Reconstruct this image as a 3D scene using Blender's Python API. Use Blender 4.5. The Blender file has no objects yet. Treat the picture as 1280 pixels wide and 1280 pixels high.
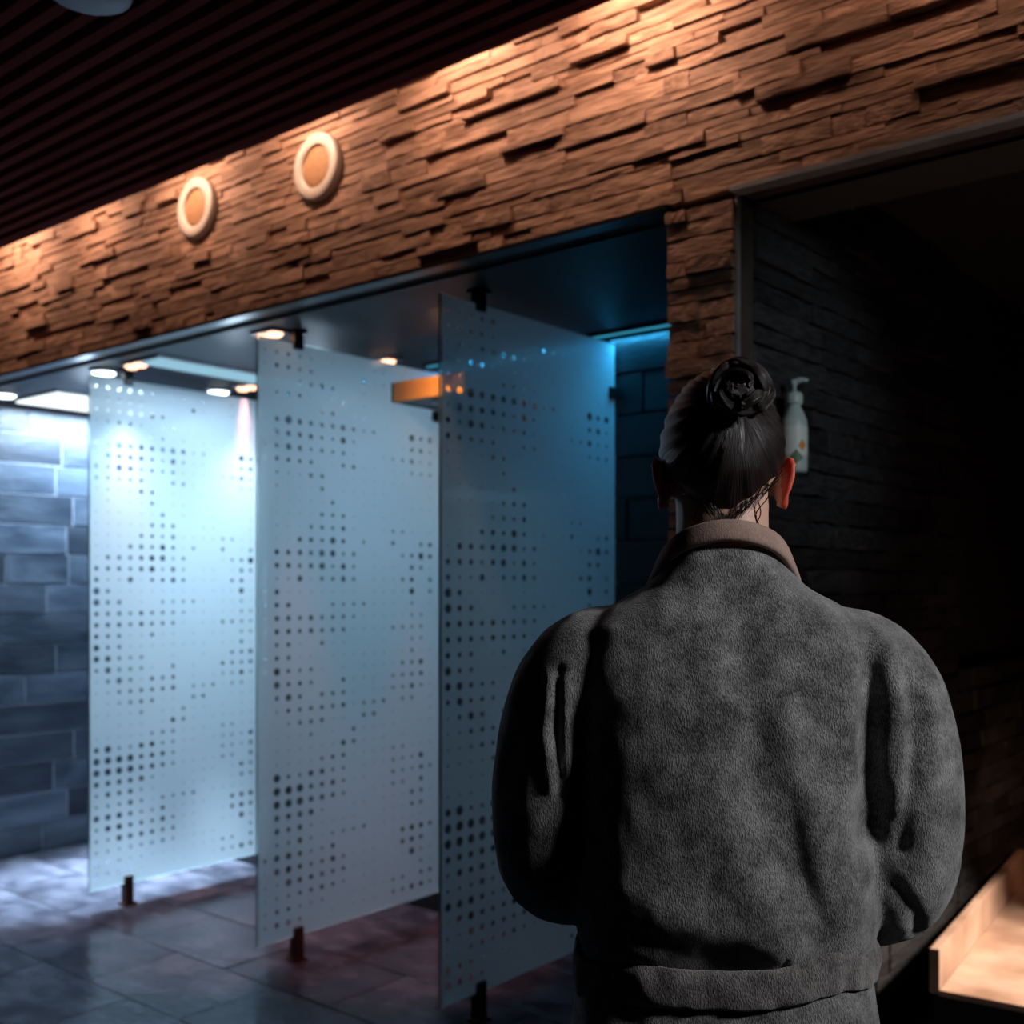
import bpy, bmesh, math, random
from mathutils import Vector, Matrix, noise
random.seed(7)
PI = math.pi
SC = bpy.context.scene
COL = SC.collection

# ------------------------------------------------------------------ camera
YAW = math.radians(39.6)
FW = Vector((-math.sin(YAW), math.cos(YAW), 0))
RT = Vector((math.cos(YAW), math.sin(YAW), 0))
CAMZ = 1.48
cd = bpy.data.cameras.new('camera'); cam = bpy.data.objects.new('camera', cd); COL.objects.link(cam)
cam.location = (0, 0, CAMZ); cam.rotation_euler = (PI/2, 0, YAW)
cd.sensor_width = 36; cd.lens = 1389/1280*36; cd.shift_y = 93/1280
cd.clip_start = 0.05
cd.dof.use_dof = True; cd.dof.focus_distance = 1.42; cd.dof.aperture_fstop = 4.6
SC.camera = cam
# ------------------------------------------------------------------ world, exposure
w = bpy.data.worlds.new('world'); SC.world = w; w.use_nodes = True
w.node_tree.nodes['Background'].inputs[0].default_value = (0.7, 0.6, 0.7, 1)
w.node_tree.nodes['Background'].inputs[1].default_value = 0.004
SC.view_settings.view_transform = 'Standard'; SC.view_settings.look = 'None'
SC.view_settings.exposure = 0; SC.view_settings.gamma = 1
SC.view_settings.use_curve_mapping = False
SC.cycles.use_denoising = True
SC.cycles.max_bounces = 10; SC.cycles.transparent_max_bounces = 16
SC.cycles.sample_clamp_indirect = 4

def spot(loc, aim, power, color, size=60, blend=0.6, rad=0.03):
    l = bpy.data.lights.new('spot_light', 'SPOT'); l.energy = power; l.color = color
    l.spot_size = math.radians(size); l.spot_blend = blend; l.shadow_soft_size = rad
    o = bpy.data.objects.new('spot_light', l); COL.objects.link(o); o.location = loc
    o.rotation_euler = (Vector(aim)-Vector(loc)).to_track_quat('-Z', 'Y').to_euler()
    return o
def area(loc, aim, power, color, sx, sy, spread=180):
    l = bpy.data.lights.new('area_light', 'AREA'); l.energy = power; l.color = color
    l.shape = 'RECTANGLE'; l.size = sx; l.size_y = sy; l.spread = math.radians(spread)
    o = bpy.data.objects.new('area_light', l); COL.objects.link(o); o.location = loc
    o.rotation_euler = (Vector(aim)-Vector(loc)).to_track_quat('-Z', 'Y').to_euler()
    return o
WARM = (1.0, 0.62, 0.43)
# wall washers above the slats, grazing down the brick
for x, p in ((0.35, 6), (-0.75, 11), (-1.62, 36), (-2.25, 26), (-3.0, 20), (-3.7, 22), (-4.4, 18), (-5.05, 26), (-5.8, 18)):
    spot((x, 2.26, 3.18), (x, 2.57, 3.03), p*.8, WARM, 124, 1.0, 0.04)
area((-3.3, 2.26, 3.12), (-3.3, 2.57, 3.04), 5.5, WARM, 7.0, 0.03)
# the lamp behind and to the right of the person (the room's own spotlight)
KEY = spot((1.26, 1.60, 2.38), (-0.78, 1.30, 1.28), 158, (0.97, 0.98, 1.0), 36, 0.5, 0.16)
spot((1.25, 1.62, 2.45), (-1.37, 2.98, 1.98), 62, (0.85, 0.95, 1.0), 24, 0.9, 0.10)  # second spot added beside it to brighten the alcove wall and bottle
# shower light: the luminous ceiling panel at the far left, downlights, cyan cove, plus added fill lamps
COOL = (0.60, 0.80, 1.0)
area((-5.66, 3.265, 2.455), (-5.66, 3.265, 0), 66, COOL, 0.40, 0.66)
area((-4.35, 3.18, 2.455), (-4.35, 3.18, 0), 17, COOL, 0.12, 0.8)
for x, y, p in ((-4.84, 2.82, 40), (-4.86, 3.48, 40), (-5.73, 2.78, 30)):
    spot((x, y, 2.45), (x+.04, y, 0), p, (0.78, 0.92, 1.0), 80, 0.9, 0.03)
for y in (2.84, 3.4): spot((-5.22, y, 2.45), (-5.22, y-.05, 0), 2000, (0.66, 0.80, 1.0), 34, 0.8, 0.03)  # added spots without fittings, to brighten the left stall floor
spot((-5.80, 3.15, 2.44), (-4.70, 3.15, .75), 24, (0.50, 0.74, 1.0), 74, 0.9, 0.05)  # this and the next two: unseen washers added to light the screens
spot((-4.50, 3.15, 2.44), (-3.50, 3.15, .70), 6, (0.50, 0.78, 1.0), 74, 0.9, 0.05)
spot((-3.35, 3.05, 2.44), (-2.52, 2.85, .8), 6, (0.5, 0.78, 1.0), 70, 0.9, 0.05)
for x, y, p in ((-4.0, 2.95, 1.8), (-4.0, 3.4, 1.8), (-5.3, 3.0, 3)):  # added point lamps brightening the ceiling, in place of scattered glow
    l = bpy.data.lights.new('ceiling_fill', 'POINT'); l.energy = p; l.color = COOL; l.shadow_soft_size = .05
    o = bpy.data.objects.new('ceiling_fill', l); COL.objects.link(o); o.location = (x, y, 2.30)
for x, y in ((-3.60, 2.82), (-3.64, 3.49), (-4.57, 2.82), (-4.65, 3.50), (-2.95, 3.2)):  # last spot has no fitting, added to redden the floor
    spot((x, y, 2.45), (x-.20, y, 0), 130, (1.0, 0.30, 0.26), 32, 0.8, 0.03)
area((-2.55, 3.648, 2.462), (-2.55, 3.672, 1.9), 7, (0.04, 0.50, 1.0), 1.9, 0.015)
spot((-2.75, 2.85, 2.44), (-2.95, 3.34, 2.31), 50, (1.0, 0.55, 0.25), 70, 0.9, 0.03)  # added warm spot to brighten the front of the wooden box
# warm light inside the dark alcove at the right, low strip over the plinth
spot((-0.42, 4.0, 1.25), (-0.95, 3.75, 0.2), 185, (1.0, 0.78, 0.62), 80, 0.8, 0.05)

spot((-0.55, 4.55, 1.0), (-1.37, 4.95, .50), 9, (1.0, 0.5, 0.3), 62, 0.9, 0.05)

# ------------------------------------------------------------------ materials
def nodes(name):
    m = bpy.data.materials.new(name); m.use_nodes = True
    nt = m.node_tree; b = nt.nodes['Principled BSDF']
    return m, nt, b
def N(nt, t, **kw):
    n = nt.nodes.new(t)
    for k, v in kw.items():
        if k.startswith('i_'):
            n.inputs[int(k[2:]) if k[2:].isdigit() else k[2:]].default_value = v
        else: setattr(n, k, v)
    return n
def mat(name, c1, c2=None, rough=0.6, scale=6, bump=0.0, bscale=40, metal=0.0, spec=0.5, rnd=0.0, coord='Object', stretch=(1, 1, 1), detail=5):
    m, nt, b = nodes(name); L = nt.links.new
    c2 = c2 or tuple(x*0.8 for x in c1)
    b.inputs['Roughness'].default_value = rough; b.inputs['Metallic'].default_value = metal
    b.inputs['Specular IOR Level'].default_value = spec
    tc = N(nt, 'ShaderNodeTexCoord'); mp = N(nt, 'ShaderNodeMapping'); mp.inputs['Scale'].default_value = stretch
    oi = N(nt, 'ShaderNodeObjectInfo')
    L(tc.outputs[coord], mp.inputs[0])
    off = N(nt, 'ShaderNodeVectorMath', operation='SCALE'); off.inputs[3].default_value = 1.0
    cmb = N(nt, 'ShaderNodeCombineXYZ'); mul = N(nt, 'ShaderNodeMath', operation='MULTIPLY'); mul.inputs[1].default_value = 37.0
    L(oi.outputs['Random'], mul.inputs[0]); L(mul.outputs[0], cmb.inputs[0]); L(mul.outputs[0], cmb.inputs[1])
    add = N(nt, 'ShaderNodeVectorMath', operation='ADD'); L(mp.outputs[0], add.inputs[0]); L(cmb.outputs[0], add.inputs[1])
    n1 = N(nt, 'ShaderNodeTexNoise'); n1.inputs['Scale'].default_value = scale; n1.inputs['Detail'].default_value = detail
    L(add.outputs[0], n1.inputs['Vector'])
    mx = N(nt, 'ShaderNodeMix', data_type='RGBA'); mx.inputs[6].default_value = (*c1, 1); mx.inputs[7].default_value = (*c2, 1)
    rr = N(nt, 'ShaderNodeMapRange'); rr.inputs[1].default_value = .35; rr.inputs[2].default_value = .65
    L(n1.outputs[0], rr.inputs[0]); L(rr.outputs[0], mx.inputs[0])
    out = mx.outputs[2]
    if rnd:
        hs = N(nt, 'ShaderNodeHueSaturation'); r2 = N(nt, 'ShaderNodeMapRange')
        r2.inputs[3].default_value = 1-rnd; r2.inputs[4].default_value = 1+rnd
        L(oi.outputs['Random'], r2.inputs[0]); L(r2.outputs[0], hs.inputs['Value']); L(out, hs.inputs['Color'])
        out = hs.outputs[0]
    L(out, b.inputs['Base Color'])
    if bump:
        n2 = N(nt, 'ShaderNodeTexNoise'); n2.inputs['Scale'].default_value = bscale; n2.inputs['Detail'].default_value = 6
        L(add.outputs[0], n2.inputs['Vector'])
        bp = N(nt, 'ShaderNodeBump'); bp.inputs['Strength'].default_value = bump; bp.inputs['Distance'].default_value = 0.01
        L(n2.outputs[0], bp.inputs['Height']); L(bp.outputs[0], b.inputs['Normal'])
    return m
def emit(name, c, s):
    m = bpy.data.materials.new(name); m.use_nodes = True; nt = m.node_tree
    nt.nodes.remove(nt.nodes['Principled BSDF'])
    e = N(nt, 'ShaderNodeEmission'); e.inputs[0].default_value = (*c, 1); e.inputs[1].default_value = s
    nt.links.new(e.outputs[0], nt.nodes['Material Output'].inputs[0]); return m

M = {}
M['brick'] = mat('split_stone_brick', (0.46, 0.275, 0.19), (0.20, 0.105, 0.065), 0.7, 2.2, 0.7, 7, rnd=0.28, coord='Object')
M['mortar'] = mat('mortar', (0.06, 0.045, 0.04), None, 0.9, 20, 0.3, 60)
M['slat'] = mat('dark_slat', (0.26, 0.065, 0.060), (0.18, 0.045, 0.042), 0.85, 3, 0.1, 30, spec=.0, stretch=(.1, 1, 1))
M['black'] = mat('black_paint', (0.006, 0.006, 0.008), None, 0.8)
M['shower_ceiling'] = mat('grey_plaster_ceiling', (0.042, 0.050, 0.062), (0.034, 0.041, 0.052), 0.5, 2, 0.05, 10, spec=.2)
M['slate'] = mat('slate_tile', (0.055, 0.075, 0.105), (0.020, 0.030, 0.048), 0.35, 1.5, 0.35, 8, rnd=0.55)
M['pale_grout'] = mat('pale_grout', (0.24, 0.28, 0.35), None, 0.8, 30, 0.1)  # pale tone also stands in for the lit tile edges
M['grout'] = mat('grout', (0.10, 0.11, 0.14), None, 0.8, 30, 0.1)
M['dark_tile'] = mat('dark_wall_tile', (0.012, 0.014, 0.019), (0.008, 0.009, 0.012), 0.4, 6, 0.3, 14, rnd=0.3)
M['floor_tile'] = mat('wet_floor_tile', (0.085, 0.094, 0.120), (0.028, 0.032, 0.045), 0.2, 3, 0.25, 7, rnd=0.2)
M['jamb_stone'] = mat('dark_glossy_stone', (0.05, 0.052, 0.055), (0.02, 0.021, 0.024), 0.28, 7, 0.7, 9, rnd=0.4)
M['steel'] = mat('dull_steel', (0.42, 0.46, 0.50), (0.3, 0.33, 0.37), 0.4, 12, 0.05, 40, metal=0.4)
M['black_metal'] = mat('black_metal', (0.012, 0.012, 0.014), None, 0.35, 10, metal=0.3)
M['bronze'] = mat('bronze_foot', (0.10, 0.045, 0.03), (0.06, 0.03, 0.02), 0.4, 10, metal=0.5)
M['wood'] = mat('orange_wood', (0.62, 0.28, 0.08), (0.48, 0.20, 0.05), 0.5, 5, 0.1, 30, stretch=(.2, 2, 2))
M['cream'] = mat('cream_plastic', (0.60, 0.52, 0.46), None, 0.45, 6)
M['grille'] = mat('tan_grille', (0.42, 0.22, 0.10), (0.34, 0.17, 0.08), 0.6, 60, 0.5, 160)
M['grey_plastic'] = mat('grey_plastic', (0.19, 0.22, 0.28), None, 0.4, 4)
M['plinth'] = mat('pale_stone', (0.58, 0.41, 0.32), (0.34, 0.22, 0.16), 0.3, 5, 0.3, 12)
M['lens_warm'] = emit('warm_lens', (1.0, 0.50, 0.30), 3.6)
M['lens_white'] = emit('white_lens', (0.85, 0.95, 1.0), 5.0)
M['panel_light'] = emit('light_panel', (0.86, 0.95, 1.0), 1.6)
M['strip_light'] = emit('strip_light', (0.30, 0.55, 0.70), 1.0)
M['cyan_strip'] = emit('cyan_led', (0.05, 0.45, 0.7), .6)
M['bottle'] = mat('pale_bottle', (0.62, 0.74, 0.74), (0.5, 0.62, 0.62), 0.35, 6)
M['label'] = mat('white_label', (0.78, 0.86, 0.86), None, 0.5, 5)
M['orange_print'] = mat('orange_print', (0.85, 0.36, 0.06), None, 0.5, 5)
M['green_print'] = mat('green_print', (0.12, 0.22, 0.14), None, 0.5, 5)

def film_material():
    m, nt, b = nodes('frosted_film'); L = nt.links.new
    nt.nodes.remove(b)
    d = N(nt, 'ShaderNodeBsdfDiffuse'); d.inputs[0].default_value = (0.45, 0.50, 0.53, 1)
    t = N(nt, 'ShaderNodeBsdfTranslucent'); t.inputs[0].default_value = (0.545, 0.60, 0.645, 1)
    g = N(nt, 'ShaderNodeBsdfGlossy'); g.inputs[0].default_value = (0.8, 0.9, 1, 1); g.inputs[1].default_value = 0.35
    tr = N(nt, 'ShaderNodeBsdfTransparent'); tr.inputs[0].default_value = (0.85, 0.95, 0.97, 1)
    m1 = N(nt, 'ShaderNodeMixShader'); m1.inputs[0].default_value = 0.78; L(d.outputs[0], m1.inputs[1]); L(t.outputs[0], m1.inputs[2])
    m2 = N(nt, 'ShaderNodeMixShader'); m2.inputs[0].default_value = 0.015; L(m1.outputs[0], m2.inputs[1]); L(g.outputs[0], m2.inputs[2])
    m3 = N(nt, 'ShaderNodeMixShader'); m3.inputs[0].default_value = 0.07; L(m2.outputs[0], m3.inputs[1]); L(tr.outputs[0], m3.inputs[2])
    L(m3.outputs[0], nt.nodes['Material Output'].inputs[0]); return m
def glass_material():
    m, nt, b = nodes('clear_glass'); L = nt.links.new
    nt.nodes.remove(b)
    g = N(nt, 'ShaderNodeBsdfGlossy'); g.inputs[0].default_value = (1, 1, 1, 1); g.inputs[1].default_value = 0.05
    tr = N(nt, 'ShaderNodeBsdfTransparent'); tr.inputs[0].default_value = (0.90, 0.96, 0.96, 1)
    m3 = N(nt, 'ShaderNodeMixShader'); m3.inputs[0].default_value = .05; L(tr.outputs[0], m3.inputs[1]); L(g.outputs[0], m3.inputs[2])
    L(m3.outputs[0], nt.nodes['Material Output'].inputs[0]); return m
M['film'] = film_material(); M['glass'] = glass_material()
M['glass_edge'] = mat('glass_edge', (0.35, 0.50, 0.50), None, 0.3, 5)

# ------------------------------------------------------------------ mesh helpers
def link(o, parent=None):
    COL.objects.link(o)
    if parent is not None: o.parent = parent
    return o
def obj(name, bm, m, parent=None, smooth=False):
    me = bpy.data.meshes.new(name); bmesh.ops.recalc_face_normals(bm, faces=bm.faces); bm.to_mesh(me); bm.free()
    if smooth:
        for p in me.polygons: p.use_smooth = True
    for x in (m if isinstance(m, (list, tuple)) else [m]): me.materials.append(x)
    return link(bpy.data.objects.new(name, me), parent)
def box(bm, x0, x1, y0, y1, z0, z1, bev=0, mi=0):
    vs = [bm.verts.new((x, y, z)) for x in (x0, x1) for y in (y0, y1) for z in (z0, z1)]
    fs = []
    for q in ((0, 1, 3, 2), (4, 6, 7, 5), (0, 4, 5, 1), (2, 3, 7, 6), (0, 2, 6, 4), (1, 5, 7, 3)):
        f = bm.faces.new([vs[i] for i in q]); f.material_index = mi; fs.append(f)
    if bev:
        es = list({e for f in fs for e in f.edges})
        bmesh.ops.bevel(bm, geom=es, offset=bev, segments=2, affect='EDGES', profile=.6)
    return vs
def bx(*a, **k):
    bm = bmesh.new(); box(bm, *a, **k); return bm
def tag(o, label, cat, group=None):
    o['label'] = label; o['category'] = cat
    if group: o['group'] = group
    return o
def struct(o): o['kind'] = 'structure'; return o
def thing(name, label, cat, loc=(0, 0, 0), rz=0, group=None):
    o = link(bpy.data.objects.new(name, None)); o.location = loc; o.rotation_euler = (0, 0, rz)
    return tag(o, label, cat, group)
def lathe(bm, prof, seg=32, axis='Z', c=(0, 0, 0), cap=True):
    rings = []
    for r, h in prof:
        ring = []
        for i in range(seg):
            a = 2*PI*i/seg; p = (r*math.cos(a), r*math.sin(a), h)
            if axis == 'Y': p = (p[0], -p[2], p[1])
            ring.append(bm.verts.new((p[0]+c[0], p[1]+c[1], p[2]+c[2])))
        rings.append(ring)
    for a, b in zip(rings, rings[1:]):
        for i in range(seg): bm.faces.new((a[i], a[(i+1) % seg], b[(i+1) % seg], b[i]))
    if cap: bm.faces.new(rings[0][::-1]); bm.faces.new(rings[-1])
def tube(bm, pts, seg=16, caps=True):
    """pts: list of (Vector, radius) ; rounded ends"""
    P = [Vector(p) for p, r in pts]; R = [r for p, r in pts]
    rings = []; n = len(P)
    d0 = (P[1]-P[0]).normalized(); up = Vector((0, 0, 1)) if abs(d0.z) < .9 else Vector((0, 1, 0))
    u = d0.cross(up).normalized()
    seq = []
    if caps:
        for k in (80, 60, 35): seq.append((P[0]-d0*R[0]*math.sin(math.radians(k)), R[0]*math.cos(math.radians(k)), d0))
    for i in range(n):
        d = ((P[min(i+1, n-1)]-P[i]).normalized()+(P[i]-P[max(i-1, 0)]).normalized())
        d = d.normalized() if d.length > 1e-6 else d0
        seq.append((P[i], R[i], d))
    if caps:
        d1 = (P[-1]-P[-2]).normalized()
        for k in (35, 60, 80): seq.append((P[-1]+d1*R[-1]*math.sin(math.radians(k)), R[-1]*math.cos(math.radians(k)), d1))
    for c, r, d in seq:
        u = (u-d*u.dot(d)).normalized(); v = d.cross(u)
        rings.append([bm.verts.new(c+(u*math.cos(2*PI*j/seg)+v*math.sin(2*PI*j/seg))*r) for j in range(seg)])
    for a, b in zip(rings, rings[1:]):
        for j in range(seg): bm.faces.new((a[j], a[(j+1) % seg], b[(j+1) % seg], b[j]))
    bm.faces.new(rings[0][::-1]); bm.faces.new(rings[-1])
def ball(bm, c, r, seg=20, rings=14, rot=None):
    m = Matrix.Translation(c) @ (rot or Matrix.Identity(4)) @ Matrix.Diagonal((r[0], r[1], r[2], 1))
    bmesh.ops.create_uvsphere(bm, u_segments=seg, v_segments=rings, radius=1, matrix=m)
def smoothpath(pts, n=8):
    """Catmull-Rom through 4-tuples"""
    out = []; P = [tuple(p) for p in pts]
    for i in range(len(P)-1):
        a = P[max(i-1, 0)]; b = P[i]; c = P[i+1]; d = P[min(i+2, len(P)-1)]
        for k in range(n):
            t = k/n
            out.append(tuple(.5*((2*b[j])+(-a[j]+c[j])*t+(2*a[j]-5*b[j]+4*c[j]-d[j])*t*t+(-a[j]+3*b[j]-3*c[j]+d[j])*t**3) for j in range(len(b))))
    out.append(P[-1]); return out

# ------------------------------------------------------------------ room shell
WY = 2.57           # mortar face of the brick wall; bricks stand proud of it
ZL = 2.49           # lintel height
XP0, XP1 = -1.567, -1.37
YB = 3.67; XL = -5.96
bm = bmesh.new()
box(bm, -7.2, 2.4, WY, WY+.10, ZL+.01, 3.60)
box(bm, XP0+.012, XP1-.012, WY, WY+.10, 0, ZL+.01)
box(bm, -7.2, XL-.10, WY, WY+.10, 0, ZL+.01)
box(bm, 1.0, 2.4, WY, WY+.10, 0, ZL+.01)
wf = struct(obj('wall_front', bm, M['mortar']))
floor = struct(obj('floor', bx(-7.2, 2.4, -1.6, 6.0, -.12, -.006), M['grout']))
ceil = struct(obj('ceiling', bx(-7.2, 2.4, -1.6, 2.12, 2.918, 2.97), M['black']))
struct(obj('ceiling_cove', bx(-7.2, 2.4, -1.6, WY, 3.60, 3.66), M['black']))
struct(obj('wall_left', bx(-7.3, -7.2, -1.6, WY+.1, 0, 3.66), M['black']))
struct(obj('wall_right', bx(2.4, 2.5, -1.6, 6.0, 0, 3.66), M['black']))
struct(obj('wall_rear', bx(-7.3, 2.5, -1.7, -1.6, 0, 3.66), M['black']))
# showers
sl = struct(obj('wall_shower_left', bx(XL-.10, XL-.02, WY+.10, YB+.14, 0, 2.75), M['pale_grout']))
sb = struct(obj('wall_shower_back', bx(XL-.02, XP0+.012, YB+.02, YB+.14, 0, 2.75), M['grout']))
struct(obj('ceiling_shower', bx(XL-.02, XP0+.012, WY+.10, YB+.02, ZL, ZL+.08), M['shower_ceiling']))
# alcove at the right
dv = struct(obj('wall_alcove_left', bx(XP0+.012, XP1-.03, WY+.10, 6.0, 0, 2.75), M['black']))
struct(obj('wall_alcove_back', bx(XP0, 2.5, 6.0, 6.1, 0, 2.75), M['black']))
struct(obj('ceiling_alcove', bx(XP1-.03, 2.4, WY+.10, 6.0, 2.70, 2.75), M['black']))
struct(obj('ceiling_alcove_soffit', bx(XP1-.03, 2.4, WY+.10, 2.87, ZL, 2.70), mat('soffit_grey', (.045, .05, .055), None, .5)))
# metal edge trims of the openings
bm = bmesh.new(); box(bm, XP1-.004, 1.0, 2.528, 2.575, ZL-.006, ZL+.006)
struct(obj('trim_1', bm, M['steel']))
bm = bmesh.new(); box(bm, XP1-.004, XP1+.002, 2.556, 2.575, 0, ZL-.006)
struct(obj('trim_2', bm, M['steel']))
bm = bmesh.new(); box(bm, XL-.02, XP0, 2.530, 2.585, ZL-.008, ZL+.004)
struct(obj('trim_3', bm, M['black_metal']))

# ---- ceiling slats
slat_me = []
y = 2.132
k = 0
while y > -1.0:
    for (xa, xb) in ((-7.2, -3.1-((k*37) % 9)*.12), (None, 2.4)):
        if xa is None: xa = xprev
        xprev = xb+.004
        bm = bx(xa, xb, y-.032, y, 2.851, 2.90, bev=.002)
        s = obj('slat', bm, M['slat'], ceil)
    y -= .064; k += 1
obj('edge_board', bx(-7.2, 2.4, 2.134, 2.152, 2.851, 3.05), M['slat'], ceil)

# ---- split-stone bricks
def brick_mesh(seed, nx=5, nz=2):
    rnd = random.Random(seed)
    bm = bmesh.new(); g = []
    tx = rnd.uniform(-.09, .09); tz = rnd.uniform(-.10, .10)
    for i in range(nx+1):
        col = []
        for j in range(nz+1):
            x = i/nx-.5; z = j/nz-.5
            d = -1+.13*(rnd.random()-.5)+tx*x+tz*z
            jx = 0 if i in (0, nx) else rnd.uniform(-.05, .05)
            jz = 0 if j not in (0, nz) else rnd.uniform(-.10, .03)*(1 if j else -1)
            col.append(bm.verts.new((x*.998+jx, d, z*.992+jz)))
        g.append(col)
    for i in range(nx):
        for j in range(nz): bm.faces.new((g[i][j], g[i+1][j], g[i+1][j+1], g[i][j+1]))
    rim = [g[i][0] for i in range(nx+1)]+[g[nx][j] for j in range(1, nz+1)]+[g[i][nz] for i in range(nx-1, -1, -1)]+[g[0][j] for j in range(nz-1, 0, -1)]
    bk = [bm.verts.new((v.co.x, 0, v.co.z)) for v in rim]
    for i in range(len(rim)):
        j = (i+1) % len(rim); bm.faces.new((rim[i], bk[i], bk[j], rim[j]))
    bmesh.ops.recalc_face_normals(bm, faces=bm.faces)
    return bm
def brick_pool(n, m, base):
    out = []
    for i in range(n):
        bm = brick_mesh(base+i); me = bpy.data.meshes.new('brick'); bm.to_mesh(me); bm.free(); me.materials.append(m); out.append(me)
    return out
POOL = brick_pool(14, M['brick'], 100)
rnd = random.Random(11)
bricks = []
def course(x0, x1, z, h, lmin=.10, lmax=.36):
    x = x0+0.0
    while x < x1-1e-3:
        l = rnd.uniform(lmin, lmax)*(1 if rnd.random() > .3 else .6)
        if x1-(x+l) < .07: l = x1-x
        d = .020 if any(abs(x+l/2-sx) < l/2+.13 and abs(z-2.92) < .15 for sx in (-3.686, -2.976)) else rnd.choice((.012, .020, .023, .024, .025, .026, .027, .028, .030, .036, .042))*rnd.uniform(.9, 1.1)
        bricks.append((x+l/2, z+h/2, l, h, d)); x += l
z = ZL+.004
while z < 3.36:
    h = rnd.choice((.024, .030, .034, .038, .042, .050))
    off = rnd.uniform(0, .3)
    course(-7.0-off, 0.9, z, h-.003); z += h
z = 0
while z < ZL-.02:
    h = min(rnd.choice((.034, .042, .05, .058)), ZL-z)
    course(XP0, XP1-.004, z, h-.003, .09, .25); z += h
cp = Vector((0, 0, CAMZ))
def pix(p):
    d = Vector(p)-cp; t = d.dot(FW)
    if t < .1: return None
    return (640+1389*d.dot(RT)/t, 733-1389*d.z/t, t)
def vis(b):
    q = pix((b[0], 2.53, b[1]))
    if q is None or not (-60 < q[0] < 1330 and -40 < q[1] < 1290): return False
    return not (b[1] > 3.16 or (b[1] < 1.9 and q[0] < 1000 and q[1] > 500))
def size(b): return b[2]*b[3]/max(pix((b[0], 2.53, b[1]))[2], .5)**2 if pix((b[0], 2.53, b[1])) else 0
seen = sorted([b for b in bricks if vis(b)], key=size, reverse=True)
single = set(seen[:295])
rest = bmesh.new()
for b in bricks:
    me = POOL[rnd.randrange(len(POOL))]
    if b in single:
        o = bpy.data.objects.new('brick', me); o.location = (b[0], WY+.002, b[1]); o.scale = (b[2], b[4], b[3]); link(o, wf)
    else:
        mt = Matrix.Translation((b[0], WY+.002, b[1])) @ Matrix.Diagonal((b[2], b[4], b[3], 1))
        n0 = len(rest.verts); rest.from_mesh(me); rest.verts.ensure_lookup_table()
        for v in rest.verts[n0:]: v.co = mt @ v.co
o = obj('distant_bricks', rest, M['brick'], wf); o['kind'] = 'stuff'

# ---- tiles on the walls and floor
def tile_pool(n, m, base, amp):
    out = []
    for i in range(n):
        r = random.Random(base+i); bm = bmesh.new()
        box(bm, -.5, .5, -1, 0, -.5, .5)
        for v in bm.verts:
            if v.co.y < -.5: v.co.y += r.uniform(-amp, amp); v.co.x *= .985; v.co.z *= .965
        bmesh.ops.recalc_face_normals(bm, faces=bm.faces)
        me = bpy.data.meshes.new('tile'); bm.to_mesh(me); bm.free(); me.materials.append(m); out.append(me)
    return out
def tiles(parent, pool, a0, a1, z0, z1, place, lw, hh, depth, name='tile', stagger=.5, seed=3):
    r = random.Random(seed); z = z0; row = 0
    while z < z1-.01:
        h = min(hh, z1-z); a = a0-r.uniform(0, .8)*lw*stagger*2
        while a < a1-.01:
            wd = lw*r.uniform(.7, 1.35)
            s = max(a, a0); e = min(a+wd, a1)
            if e-s > .03:
                o = bpy.data.objects.new(name, r.choice(pool))
                c, rz = place((s+e)/2); o.location = (c[0], c[1], z+h/2); o.rotation_euler = (0, 0, rz)
                o.scale = (e-s-.006, depth*r.uniform(.7, 1.15), h-.006); link(o, parent)
            a += wd
        z += hh; row += 1
PS = tile_pool(6, M['slate'], 40, .35)
PD = tile_pool(5, M['dark_tile'], 60, .2)
tiles(sl, PS, WY+.11, YB+.02, 0, ZL, lambda a: ((XL-.02, a), PI/2), .50, .166, .006)
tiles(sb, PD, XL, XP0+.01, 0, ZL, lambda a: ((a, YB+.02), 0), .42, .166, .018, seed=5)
PJ = brick_pool(8, M['jamb_stone'], 300)
def jb(seed):
    r = random.Random(seed); z = 0
    while z < 2.68:
        h = r.choice((.05, .06, .075)); h = min(h, 2.69-z)
        a = WY+.10
        while a < 4.3:
            l = r.uniform(.16, .5)
            if 4.3-(a+l) < .08: l = 4.3-a
            o = bpy.data.objects.new('brick', r.choice(PJ)); o.location = (XP1-.032, a+l/2, z+h/2); o.rotation_euler = (0, 0, PI/2)
            o.scale = (l, r.uniform(.022, .036), h-.002); link(o, dv); a += l
        z += h
jb(21)
rj = random.Random(4); z = .0
while z < 1.1:
    h = rj.choice((.06, .075, .09)); a = 4.3
    while a < 5.6:
        l = rj.uniform(.16, .4)
        o = bpy.data.objects.new('brick', rj.choice(PJ)); o.location = (XP1-.032, a+l/2, z+h/2); o.rotation_euler = (0, 0, PI/2)
        o.scale = (l, rj.uniform(.022, .036), h-.002); link(o, dv); a += l
    z += h
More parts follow.
